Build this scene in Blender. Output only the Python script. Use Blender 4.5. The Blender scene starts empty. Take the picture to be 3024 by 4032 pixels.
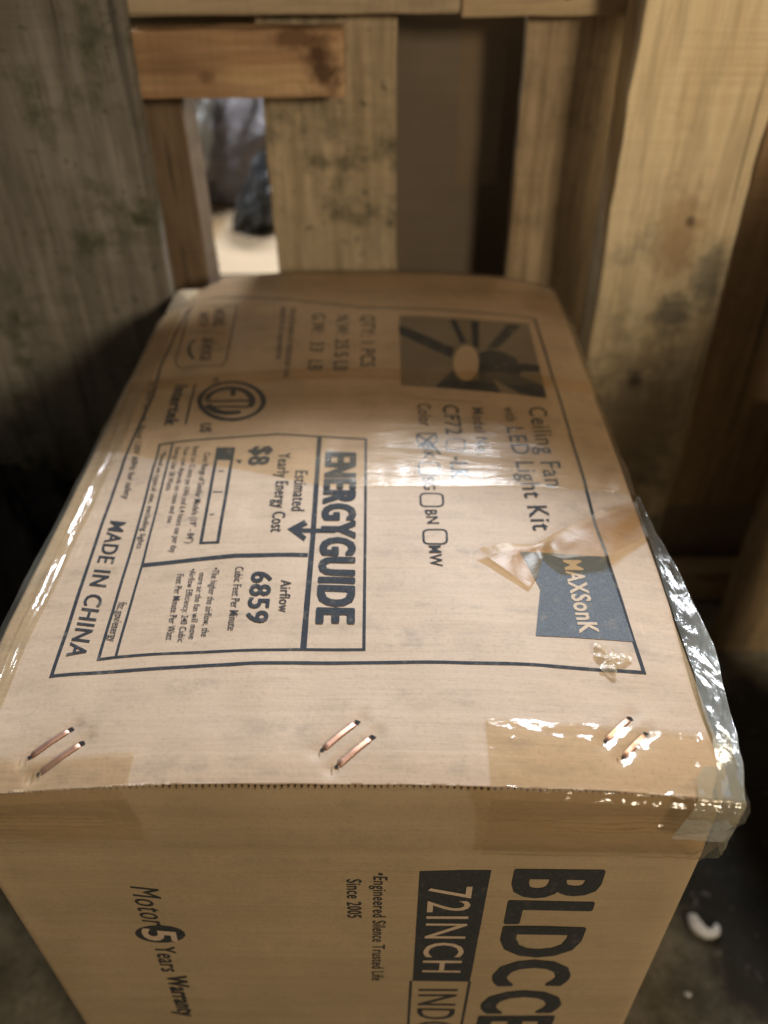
import bpy, bmesh, math, random
from mathutils import Vector, Matrix, noise as mnoise

S = bpy.context.scene
COL = S.collection
rnd = random.Random(7)

# ---------------------------------------------------------------- camera
cam_d = bpy.data.cameras.new('camera'); cam = bpy.data.objects.new('camera', cam_d); COL.objects.link(cam)
cam_d.sensor_fit = 'HORIZONTAL'; cam_d.sensor_width = 36.0; cam_d.lens = 38.217
cam_d.clip_start = 0.02; cam_d.clip_end = 60
_a, _b, _c = 0.682353, -0.0163078, -0.0122847
_f = Vector((math.sin(_b)*math.cos(_a), math.cos(_b)*math.cos(_a), -math.sin(_a)))
_r = _f.cross(Vector((0, 0, 1))).normalized(); _u = _r.cross(_f)
_r2 = math.cos(_c)*_r + math.sin(_c)*_u; _u2 = -math.sin(_c)*_r + math.cos(_c)*_u
cam.matrix_world = Matrix(((_r2.x, _u2.x, -_f.x, 0.031596), (_r2.y, _u2.y, -_f.y, -0.222292), (_r2.z, _u2.z, -_f.z, 0.342185), (0, 0, 0, 1)))
cam_d.dof.use_dof = True; cam_d.dof.focus_distance = 0.455; cam_d.dof.aperture_fstop = 5.2
S.camera = cam

# ---------------------------------------------------------------- world and lamps
W = bpy.data.worlds.new('World'); S.world = W; W.use_nodes = True
bg = W.node_tree.nodes['Background']; bg.inputs[0].default_value = (1.0, .86, .70, 1); bg.inputs[1].default_value = 0.085
def lamp(name, loc, target, size, size_y, energy, color, spread=180):
    d = bpy.data.lights.new(name, 'AREA'); d.shape = 'RECTANGLE'; d.size = size; d.size_y = size_y
    d.energy = energy; d.color = color; d.spread = math.radians(spread)
    o = bpy.data.objects.new(name, d); COL.objects.link(o); o.location = loc
    o.rotation_euler = (Vector(target)-Vector(loc)).to_track_quat('-Z', 'Y').to_euler(); return o
lamp('ceiling_tube_light', (.80, 2.75, 2.35), (0, .1, 0), 1.4, .40, 278, (.83, .89, .96))
lamp('wall_bulb_light', (1.4, -1.6, .95), (0.05, .3, 0), .40, .40, 41, (1.0, .84, .62))
lamp('added_fill_light', (-.45, .95, 1.0), (-.2, 1.32, -.05), .3, .3, 6.5, (.86, .92, 1.0), 95)  # added lamp, brightens the goods seen through the opening
S.view_settings.view_transform = 'Standard'; S.view_settings.look = 'None'
S.view_settings.exposure = 0; S.view_settings.gamma = 1
S.cycles.max_bounces = 8; S.cycles.transparent_max_bounces = 24

# ---------------------------------------------------------------- node helpers
def nmat(name):
    m = bpy.data.materials.new(name); m.use_nodes = True; nt = m.node_tree; nt.nodes.clear()
    out = nt.nodes.new('ShaderNodeOutputMaterial'); return m, nt, out
def N(nt, t, **k):
    n = nt.nodes.new(t)
    for a, v in k.items(): setattr(n, a, v)
    return n
def setin(nt, node, key, v):
    if isinstance(v, bpy.types.NodeSocket): nt.links.new(v, node.inputs[key])
    else: node.inputs[key].default_value = v
def coords(nt, scale=(1, 1, 1), rot=(0, 0, 0), loc=(0, 0, 0)):
    tc = N(nt, 'ShaderNodeTexCoord'); mp = N(nt, 'ShaderNodeMapping')
    mp.inputs['Scale'].default_value = scale; mp.inputs['Rotation'].default_value = rot; mp.inputs['Location'].default_value = loc
    nt.links.new(tc.outputs['Object'], mp.inputs['Vector']); return mp.outputs[0]
def noise(nt, vec, scale, detail=4, rough=.55, dist=0):
    n = N(nt, 'ShaderNodeTexNoise'); nt.links.new(vec, n.inputs['Vector'])
    n.inputs['Scale'].default_value = scale; n.inputs['Detail'].default_value = detail
    n.inputs['Roughness'].default_value = rough; n.inputs['Distortion'].default_value = dist; return n.outputs['Fac']
def ramp(nt, fac, *stops):
    r = N(nt, 'ShaderNodeValToRGB'); e = r.color_ramp.elements
    while len(e) < len(stops): e.new(.5)
    for el, (p, c) in zip(e, stops):
        el.position = p; el.color = (c, c, c, 1) if isinstance(c, (int, float)) else (*c, 1)
    nt.links.new(fac, r.inputs[0]); return r.outputs[0]
def mix(nt, fac, a, b, blend='MIX'):
    m = N(nt, 'ShaderNodeMix', data_type='RGBA', blend_type=blend)
    for k, v in ((0, fac), (6, a), (7, b)):
        if isinstance(v, bpy.types.NodeSocket): nt.links.new(v, m.inputs[k])
        else: m.inputs[k].default_value = v if k == 0 else (*v, 1)
    return m.outputs[2]
def math_(nt, op, a, b=0.0):
    m = N(nt, 'ShaderNodeMath', operation=op)
    for k, v in ((0, a), (1, b)): setin(nt, m, k, v)
    return m.outputs[0]
def bump(nt, h, strength, dist):
    b = N(nt, 'ShaderNodeBump'); nt.links.new(h, b.inputs['Height'])
    b.inputs['Strength'].default_value = strength; b.inputs['Distance'].default_value = dist; return b.outputs[0]
def princ(nt, out, color, rough, normal=None, metal=0, spec=.5):
    p = N(nt, 'ShaderNodeBsdfPrincipled'); setin(nt, p, 'Base Color', color if isinstance(color, bpy.types.NodeSocket) else (*color, 1))
    setin(nt, p, 'Roughness', rough); setin(nt, p, 'Metallic', metal); setin(nt, p, 'Specular IOR Level', spec)
    if normal: nt.links.new(normal, p.inputs['Normal'])
    nt.links.new(p.outputs[0], out.inputs[0]); return p

# ---------------------------------------------------------------- materials
def kraft(name, c=(.445, .325, .225), smudge=1.0, seed=0):
    m, nt, out = nmat(name); v = coords(nt, loc=(seed, seed*.7, 0))
    big = noise(nt, v, 9, 5, .6); fine = noise(nt, v, 420, 3, .7)
    fib = noise(nt, coords(nt, (14, 300, 300), loc=(seed, 0, 0)), 1, 4, .6)
    flute = noise(nt, coords(nt, (1.2, 95, 95), loc=(seed, 0, 0)), 1, 2, .5)
    col = mix(nt, ramp(nt, big, (.3, 0.), (.7, 1.)), [x*.90 for x in c], [c[0]*1.08, c[1]*1.09, c[2]*1.12])
    col = mix(nt, ramp(nt, flute, (.40, .17), (.60, 0.)), col, [x*.72 for x in c])
    col = mix(nt, ramp(nt, fib, (.30, .16), (.52, 0.)), col, [x*.70 for x in c])
    col = mix(nt, ramp(nt, fine, (.28, .45), (.46, 0.)), col, [x*.62 for x in c])
    col = mix(nt, ramp(nt, fine, (.60, 0.), (.80, .35)), col, [min(1, x*1.35) for x in c])
    sm = math_(nt, 'MULTIPLY', ramp(nt, noise(nt, coords(nt, (9, 55, 55), loc=(seed+3, 1, 0)), 1, 6, .68), (.46, 0.), (.66, 1.)),
               ramp(nt, noise(nt, v, 60, 5, .7), (.44, 0.), (.66, .50*smudge)))
    col = mix(nt, sm, col, (.15, .125, .095))
    sc = noise(nt, coords(nt, (150, 18, 18), rot=(0, 0, .9), loc=(seed, 2, 0)), 1, 3, .6)
    col = mix(nt, math_(nt, 'MULTIPLY', ramp(nt, sc, (.66, 0.), (.72, .35)), ramp(nt, big, (.45, 0.), (.6, 1.))), col, [min(1, x*1.3) for x in c])
    h = math_(nt, 'ADD', math_(nt, 'MULTIPLY', fine, .5), math_(nt, 'ADD', flute, fib))
    princ(nt, out, col, .62, bump(nt, h, .35, .0008), spec=.28); return m
def inkm(name, c, var=.3, worn=.42):
    m, nt, out = nmat(name); v = coords(nt)
    f = noise(nt, v, 900, 2, .7); g = noise(nt, v, 130, 5, .65)
    col = mix(nt, ramp(nt, f, (.35, 0.), (.7, 1.)), [x*(1-var) for x in c], [x*(1+var) for x in c])
    col = mix(nt, ramp(nt, g, (.56, 0.), (.74, worn)), col, (.30, .25, .19))
    princ(nt, out, col, .75, spec=.10); return m
def film(name, tint=(.965, .895, .77), milk=.04, milkc=(.75, .70, .60), rough=.13, bs=.5, bd=.0016, sc=(60, 60, 60), ior=1.5, crumple=0, seed=0):
    """packing tape: a thin tinted clear sheet with a wrinkled glossy skin"""
    m, nt, out = nmat(name); v = coords(nt, sc, loc=(seed, 0, 0))
    n1 = noise(nt, v, 1, 5, .62, .8)
    n2 = noise(nt, coords(nt, (9, 9, 9), loc=(0, seed, 0)), 1, 3, .5)
    hh = math_(nt, 'ADD', n1, math_(nt, 'MULTIPLY', n2, .8))
    if crumple:
        vo = N(nt, 'ShaderNodeTexVoronoi'); nt.links.new(coords(nt), vo.inputs['Vector']); vo.inputs['Scale'].default_value = crumple
        hh = math_(nt, 'ADD', hh, math_(nt, 'MULTIPLY', vo.outputs['Distance'], 1.6))
    nb = bump(nt, hh, bs, bd)
    tr = N(nt, 'ShaderNodeBsdfTransparent'); tr.inputs[0].default_value = (*tint, 1)
    df = N(nt, 'ShaderNodeBsdfDiffuse'); df.inputs[0].default_value = (*milkc, 1); nt.links.new(nb, df.inputs['Normal'])
    gl = N(nt, 'ShaderNodeBsdfGlossy'); gl.inputs['Roughness'].default_value = rough; nt.links.new(nb, gl.inputs['Normal'])
    a = N(nt, 'ShaderNodeMixShader'); mk = ramp(nt, n2, (.35, milk*.5), (.7, milk*1.6))
    nt.links.new(mk, a.inputs[0]); nt.links.new(tr.outputs[0], a.inputs[1]); nt.links.new(df.outputs[0], a.inputs[2])
    fr = N(nt, 'ShaderNodeFresnel'); gm = N(nt, 'ShaderNodeNewGeometry'); nt.links.new(math_(nt, 'ADD', ior, math_(nt, 'MULTIPLY', gm.outputs['Backfacing'], 1/ior-ior)), fr.inputs['IOR']); nt.links.new(nb, fr.inputs['Normal'])
    b = N(nt, 'ShaderNodeMixShader'); nt.links.new(fr.outputs[0], b.inputs[0]); nt.links.new(a.outputs[0], b.inputs[1]); nt.links.new(gl.outputs[0], b.inputs[2])
    nt.links.new(b.outputs[0], out.inputs[0]); return m
def wood(name, light, dark, axis='z', mould=0.0, stain=0.3, seed=0, rough=.7, knots=.0, mouldc=(.035, .04, .025), mscale=30, foot=None, spots=()):
    m, nt, out = nmat(name)
    sx = {'z': (38, 38, 2.6), 'x': (2.6, 38, 38), 'y': (38, 2.6, 38)}[axis]
    v = coords(nt, loc=(seed*1.37, seed*.61, seed*.83))
    g = noise(nt, coords(nt, sx, loc=(seed*1.3, seed*2.1, seed*.7)), 1, 5, .6, 1.6)
    g2 = noise(nt, coords(nt, tuple(4*k for k in sx), loc=(seed, seed, seed)), 1, 3, .6)
    big = noise(nt, v, 7, 4, .55)
    col = mix(nt, ramp(nt, g, (.32, 0.), (.66, 1.)), dark, light)
    col = mix(nt, ramp(nt, g2, (.36, .48), (.56, 0.)), col, [k*.6 for k in dark])
    col = mix(nt, ramp(nt, big, (.50, 0.), (.72, stain)), col, [dark[0]*.75, dark[1]*.68, dark[2]*.6])
    if knots:
        vo = N(nt, 'ShaderNodeTexVoronoi'); nt.links.new(coords(nt, {'z': (9, 9, 4), 'x': (4, 9, 9), 'y': (9, 4, 9)}[axis], loc=(seed, seed*.3, seed*.9)), vo.inputs['Vector'])
        vo.inputs['Scale'].default_value = 1
        col = mix(nt, ramp(nt, vo.outputs['Distance'], (.08, knots), (.26, 0.)), col, [k*.35 for k in dark])
    if mould:
        a = ramp(nt, noise(nt, v, mscale*.25, 3, .5), (.42, 0.), (.62, 1.))
        b = ramp(nt, noise(nt, v, mscale, 6, .72), (.46, 0.), (.66, mould))
        fac = math_(nt, 'MULTIPLY', a, b)
        if foot:   # mould and painted-in shade, both growing towards the foot of the post
            sp = N(nt, 'ShaderNodeSeparateXYZ'); nt.links.new(coords(nt), sp.inputs[0])
            wob = math_(nt, 'ADD', sp.outputs['Z'], math_(nt, 'MULTIPLY', big, .16))
            fz = ramp(nt, math_(nt, 'SUBTRACT', wob, .08), (foot[0], 1.), (foot[1], 0.))
            fac = math_(nt, 'MULTIPLY', math_(nt, 'ADD', fac, .30), fz)
        col = mix(nt, fac, col, mouldc)
        b2 = ramp(nt, noise(nt, v, mscale*3.1, 4, .7), (.60, 0.), (.70, mould*(.25 if foot else .8)))
        col = mix(nt, b2, col, [k*.8 for k in mouldc])
    for sx_, sz_, rx_, rz_, sc_, st_ in spots:      # knots, stains and painted-in shade set per board
        sp = N(nt, 'ShaderNodeSeparateXYZ'); nt.links.new(coords(nt), sp.inputs[0])
        dx = math_(nt, 'DIVIDE', math_(nt, 'SUBTRACT', sp.outputs['X'], sx_), rx_); dz = math_(nt, 'DIVIDE', math_(nt, 'SUBTRACT', sp.outputs['Z'], sz_), rz_)
        d = math_(nt, 'SQRT', math_(nt, 'ADD', math_(nt, 'MULTIPLY', dx, dx), math_(nt, 'MULTIPLY', dz, dz)))
        d = math_(nt, 'ADD', d, math_(nt, 'MULTIPLY', math_(nt, 'SUBTRACT', noise(nt, v, 55, 4, .6), .5), 1.6))
        col = mix(nt, ramp(nt, d, (.35, st_), (1., 0.)), col, sc_)
    saw = noise(nt, coords(nt, {'z': (5, 5, 210), 'x': (210, 5, 5), 'y': (5, 210, 5)}[axis], rot=(0, .07, 0), loc=(seed, 0, seed)), 1, 3, .6, .4)
    col = mix(nt, math_(nt, 'MULTIPLY', ramp(nt, saw, (.40, .26), (.52, 0.)), ramp(nt, big, (.36, 0.), (.6, 1.))), col, [k*.62 for k in dark])
    crack = noise(nt, coords(nt, tuple(1.6*k if k > 10 else .5*k for k in sx), loc=(seed*3, seed, seed*2)), 1, 2, .5, .6)
    col = mix(nt, ramp(nt, crack, (.285, .8), (.315, 0.)), col, [k*.28 for k in dark])
    h = math_(nt, 'ADD', math_(nt, 'ADD', g, math_(nt, 'MULTIPLY', saw, .5)), math_(nt, 'MULTIPLY', g2, .7))
    princ(nt, out, col, rough, bump(nt, h, .5, .0025), spec=.2); return m

M = {}
M['kraft'] = kraft('kraft_board'); M['kraft_front_dimmed'] = kraft('kraft_board_front_dimmed', (.315, .226, .128), .6, 5)  # second board colour is darkened to carry the weaker light on the front
M['kraft_edge'] = kraft('kraft_fluting', (.30, .20, .11), .5, 9)
M['ink'] = inkm('printing_ink', (.036, .040, .046)); M['ink_front'] = inkm('printing_ink_front', (.034, .034, .034), .3, .12); M['dark'] = inkm('printing_ink_dark', (.020, .022, .026))
M['logo'] = inkm('printing_ink_halftone', (.112, .124, .138), .22, .4); M['tint'] = inkm('printing_ink_tint', (.17, .135, .095), .25, .2)
M['kraft_print'] = kraft('kraft_unprinted', (.44, .325, .22), .2, 2)
M['tape'] = film('packing_tape', bs=.5, bd=.002, sc=(9, 60, 60), rough=.19, ior=1.38); M['tape_front'] = film('packing_tape_front', (.965, .905, .79), bs=.32, bd=.002, sc=(22, 80, 80), rough=.09, seed=4)
M['tape_side'] = film('packing_tape_side', (.95, .91, .80), .10, (.55, .53, .46), .09, .5, .003, (70, 12, 70), 1.6, seed=8)
M['tape_lip'] = film('packing_tape_crumpled', (.88, .86, .77), .27, (.60, .61, .57), .15, .6, .004, (60, 20, 60), 1.6, seed=3)
M['tape_peel'] = film('packing_tape_peeled', (.82, .66, .44), .16, (.32, .24, .14), .34, .3, .0015, (60, 60, 60), 1.28, seed=6)
m, nt, out = nmat('copper_wire'); princ(nt, out, mix(nt, noise(nt, coords(nt), 400, 3), (.50, .27, .19), (.74, .45, .33)), .52, metal=1); M['copper'] = m
m, nt, out = nmat('punched_hole'); princ(nt, out, (.012, .009, .006), .9); M['hole'] = m

# ---------------------------------------------------------------- object helpers
def obj(name, bm, mat, parent=None, smooth=False):
    me = bpy.data.meshes.new(name); bm.normal_update(); bm.to_mesh(me); bm.free()
    if mat: me.materials.append(mat)
    if smooth:
        for p in me.polygons: p.use_smooth = True
    o = bpy.data.objects.new(name, me); COL.objects.link(o)
    if parent: o.parent = parent
    return o
def tag(o, label=None, cat=None, group=None, kind=None):
    for k, v in (('label', label), ('category', cat), ('group', group), ('kind', kind)):
        if v: o[k] = v
    return o
def thing(name, label, cat, loc=(0, 0, 0), group=None):
    o = bpy.data.objects.new(name, None); COL.objects.link(o); o.location = loc; o.empty_display_size = .05
    return tag(o, label, cat, group)
def nz(x, y, z, s, seed=0): return mnoise.noise(Vector((x*s+seed*7.3, y*s-seed*3.1, z*s+seed)))
def grid(bm, fn, nu, nv, flip=False):
    vs = [[bm.verts.new(fn(i/nu, j/nv)) for j in range(nv+1)] for i in range(nu+1)]
    for i in range(nu):
        for j in range(nv):
            q = (vs[i][j], vs[i+1][j], vs[i+1][j+1], vs[i][j+1]); bm.faces.new(q[::-1] if flip else q)
    return vs
def board(name, x0, x1, y0, y1, z0, z1, mat, parent=None, rough=.0016, seed=0, tilt=0.0, bev=.0025):
    """a sawn board with worn, slightly wavy arrises; origin at the centre of its foot"""
    cx, cy = (x0+x1)/2, (y0+y1)/2
    bm = bmesh.new(); bmesh.ops.create_cube(bm, size=1)
    sx, sy, sz = x1-x0, y1-y0, z1-z0
    for v in bm.verts: v.co = Vector((v.co.x*sx, v.co.y*sy, (v.co.z+.5)*sz))
    bmesh.ops.bevel(bm, geom=bm.edges[:], offset=bev, segments=2, profile=.6, affect='EDGES')
    long = max(sx, sz); n = max(4, int(long/.02))
    ax = 0 if sx > sz else 2
    for k in range(1, n):
        c = Vector((0, 0, 0)); c[ax] = (-sx/2 if ax == 0 else 0) + long*k/n
        no = Vector((0, 0, 0)); no[ax] = 1
        bmesh.ops.bisect_plane(bm, geom=bm.verts[:]+bm.edges[:]+bm.faces[:], plane_co=c, plane_no=no)
    for v in bm.verts:
        p = v.co
        d = nz(p.x+cx, p.y+cy, p.z, 22, seed)*rough + nz(p.x+cx, p.y+cy, p.z, 75, seed+5)*rough*.6
        e = nz(p.x+cx, p.y+cy, p.z, 18, seed+9)*rough
        p.x += d*(1 if p.x > 0 else -1) + tilt*p.z; p.y += e*.4; p.z += d*.5*(1 if p.z > sz/2 else -1)
    o = obj(name, bm, mat, parent); o.location = (cx, cy, z0); return o
# ---------------------------------------------------------------- printed matter: positions on the board in metres
TOP_TEXT=[('ENERGYGUIDE', (-0.0181, 0.2668), (-0.0131, 0.0988), (0.0037, 0.2662), 0.05, 'ink'),
 ('Estimated', (-0.0384, 0.2448), (-0.037, 0.1997), (-0.0296, 0.2445), 0.008, 'ink'),
 ('Yearly Energy Cost', (-0.0526, 0.2666), (-0.0484, 0.1781), (-0.044, 0.2662), 0.008, 'ink'),
 ('$8', (-0.0728, 0.2772), (-0.0743, 0.2549), (-0.0578, 0.2762), 0.02, 'ink'),
 ('Airflow', (-0.0369, 0.1336), (-0.0357, 0.1072), (-0.0306, 0.1335), 0.004, 'ink'),
 ('6859', (-0.0554, 0.1408), (-0.0534, 0.0995), (-0.0431, 0.1404), 0.018, 'ink'),
 ('Cubic Feet Per Minute', (-0.0664, 0.1462), (-0.0633, 0.0939), (-0.0613, 0.1459), 0.004, 'ink'),
 ('•The higher the airflow, the', (-0.0807, 0.1467), (-0.0778, 0.0899), (-0.0764, 0.1464), 0.004, 'ink'),
 ('more air the fan will move', (-0.0884, 0.1427), (-0.0845, 0.0883), (-0.0845, 0.1425), 0.004, 'ink'),
 ('•Airflow Efficiency: 240 Cubic', (-0.0948, 0.1464), (-0.0904, 0.0863), (-0.0909, 0.1462), 0.004, 'ink'),
 ('Feet Per Minute Per Watt', (-0.102, 0.142), (-0.0974, 0.0881), (-0.0977, 0.1417), 0.004, 'ink'),
 ('Cost Range of Similar Models (19″ - 84″)', (-0.1091, 0.2735), (-0.103, 0.1718), (-0.1044, 0.273), 0.004, 'ink'),
 ('Based on 12 cents per kWh and 6.4 hours use per day', (-0.1189, 0.283), (-0.1117, 0.1635), (-0.1146, 0.2825), 0.004, 'ink'),
 ('Your cost depends on rates and use', (-0.1259, 0.2839), (-0.1202, 0.1942), (-0.1219, 0.2834), 0.004, 'ink'),
 ('Energy Use: 58 Watts', (-0.1332, 0.2845), (-0.129, 0.2307), (-0.1291, 0.2839), 0.004, 'ink'),
 ('*Based on typical use, excluding lights', (-0.1436, 0.2825), (-0.1347, 0.1695), (-0.1395, 0.2818), 0.004, 'ink'),
 ('ftc.gov/energy', (-0.1332, 0.1204), (-0.1313, 0.0892), (-0.1278, 0.1199), 0.004, 'ink'),
 ('MADE IN CHINA', (-0.1604, 0.2009), (-0.1524, 0.0798), (-0.1492, 0.198), 0.012, 'ink'),
 ('For indoor use only. Rated 120V 60Hz for safety', (-0.178, 0.3919), (-0.1591, 0.2259), (-0.1728, 0.3906), 0.006, 'ink'),
 ('WORKS', (-0.1459, 0.5262), (-0.1399, 0.4873), (-0.1345, 0.5235), 0.01, 'ink'),
 ('WITH', (-0.1605, 0.5222), (-0.1552, 0.491), (-0.1503, 0.5195), 0.01, 'ink'),
 ('alexa', (-0.145, 0.4646), (-0.1397, 0.4189), (-0.1302, 0.4614), 0.01, 'ink'),
 ('Intertek', (-0.1532, 0.3798), (-0.1492, 0.3163), (-0.1423, 0.3776), 0.03, 'ink'),
 ('c', (-0.1215, 0.3855), (-0.1197, 0.3748), (-0.1148, 0.3844), 0.01, 'ink'),
 ('US', (-0.1196, 0.3145), (-0.118, 0.3027), (-0.1107, 0.3134), 0.015, 'ink'),
 ('tested for all requirements', (-0.0777, 0.5154), (-0.0714, 0.4116), (-0.0709, 0.5146), 0.004, 'ink'),
 ('the carton meets all construction rules', (-0.0679, 0.5113), (-0.0613, 0.3786), (-0.0605, 0.5106), 0.004, 'ink'),
 ('G.W:  33  LB', (-0.0455, 0.4975), (-0.0413, 0.389), (-0.0336, 0.4969), 0.012, 'ink'),
 ('N.W: 25.5 LB', (-0.0222, 0.492), (-0.0195, 0.3871), (-0.0105, 0.4917), 0.012, 'ink'),
 ('QTY: 1 PCS', (0.0012, 0.493), (0.0029, 0.3951), (0.0136, 0.4929), 0.012, 'ink'),
 ('Color', (0.0503, 0.3363), (0.0509, 0.3035), (0.0605, 0.3368), 0.006, 'ink'),
 ('BK', (0.0525, 0.2787), (0.0534, 0.26), (0.0603, 0.2791), 0.012, 'ink'), ('SG', (0.0514, 0.2377), (0.0523, 0.2236), (0.0592, 0.238), 0.004, 'ink'),
 ('BN', (0.052, 0.2008), (0.0532, 0.1868), (0.0598, 0.2011), 0.004, 'ink'), ('MW', (0.0532, 0.1651), (0.0537, 0.1463), (0.061, 0.1654), 0.004, 'ink'),
 ('CF72', (0.0702, 0.3355), (0.071, 0.2927), (0.0825, 0.3363), 0.012, 'ink'),
 ('-LK', (0.0722, 0.2639), (0.072, 0.2372), (0.0848, 0.2648), 0.015, 'ink'),
 ('Model No.', (0.0935, 0.3336), (0.0927, 0.2685), (0.1024, 0.3345), 0.006, 'ink'),
 ('with', (0.1193, 0.3374), (0.1194, 0.3159), (0.1279, 0.3386), 0.008, 'ink'),
 ('LED Light Kit', (0.118, 0.307), (0.1225, 0.1846), (0.1315, 0.3088), 0.006, 'ink'),
 ('Ceiling Fan', (0.1393, 0.3394), (0.1382, 0.234), (0.1536, 0.3419), 0.006, 'ink'),
 ('MAXSonK', (0.1375, 0.1572), (0.1373, 0.0958), (0.149, 0.1585), 0.02, 'kraft')]
FRONT_TEXT=[('BLDC', (0.0988, -0.0972), (0.0968, -0.2476), (0.147, -0.0969), 0.03, 'ink', None),
 ('CEILING FAN', (0.0936, -0.2591), (0.0913, -0.3311), (0.146, -0.2584), 0.03, 'ink', 0),
 ('72INCH', (0.0508, -0.1162), (0.0491, -0.2276), (0.0757, -0.116), 0.0, 'kraft', None),
 ('INDOOR/OUTDOOR', (0.0476, -0.2564), (0.0472, -0.3165), (0.0739, -0.2561), 0.0, 'ink', 2),
 ('•Engineered Silence Trusted Life', (0.0198, -0.1011), (0.0162, -0.2426), (0.0275, -0.101), 0.004, 'ink', None),
 ('Since 2005', (0.0045, -0.1085), (0.0033, -0.1533), (0.0127, -0.1084), 0.01, 'ink', None),
 ('Motor', (-0.1202, -0.1176), (-0.1216, -0.1641), (-0.1042, -0.1201), 0.0, 'ink', None),
 ('5', (-0.124, -0.1703), (-0.125, -0.1851), (-0.1036, -0.1722), 0.02, 'kraft', None),
 ('Years', (-0.1206, -0.1948), (-0.1227, -0.2328), (-0.108, -0.1947), 0.01, 'ink', None),
 ('Warranty', (-0.1207, -0.2389), (-0.1241, -0.3076), (-0.1074, -0.2387), 0.02, 'ink', None)]
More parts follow.
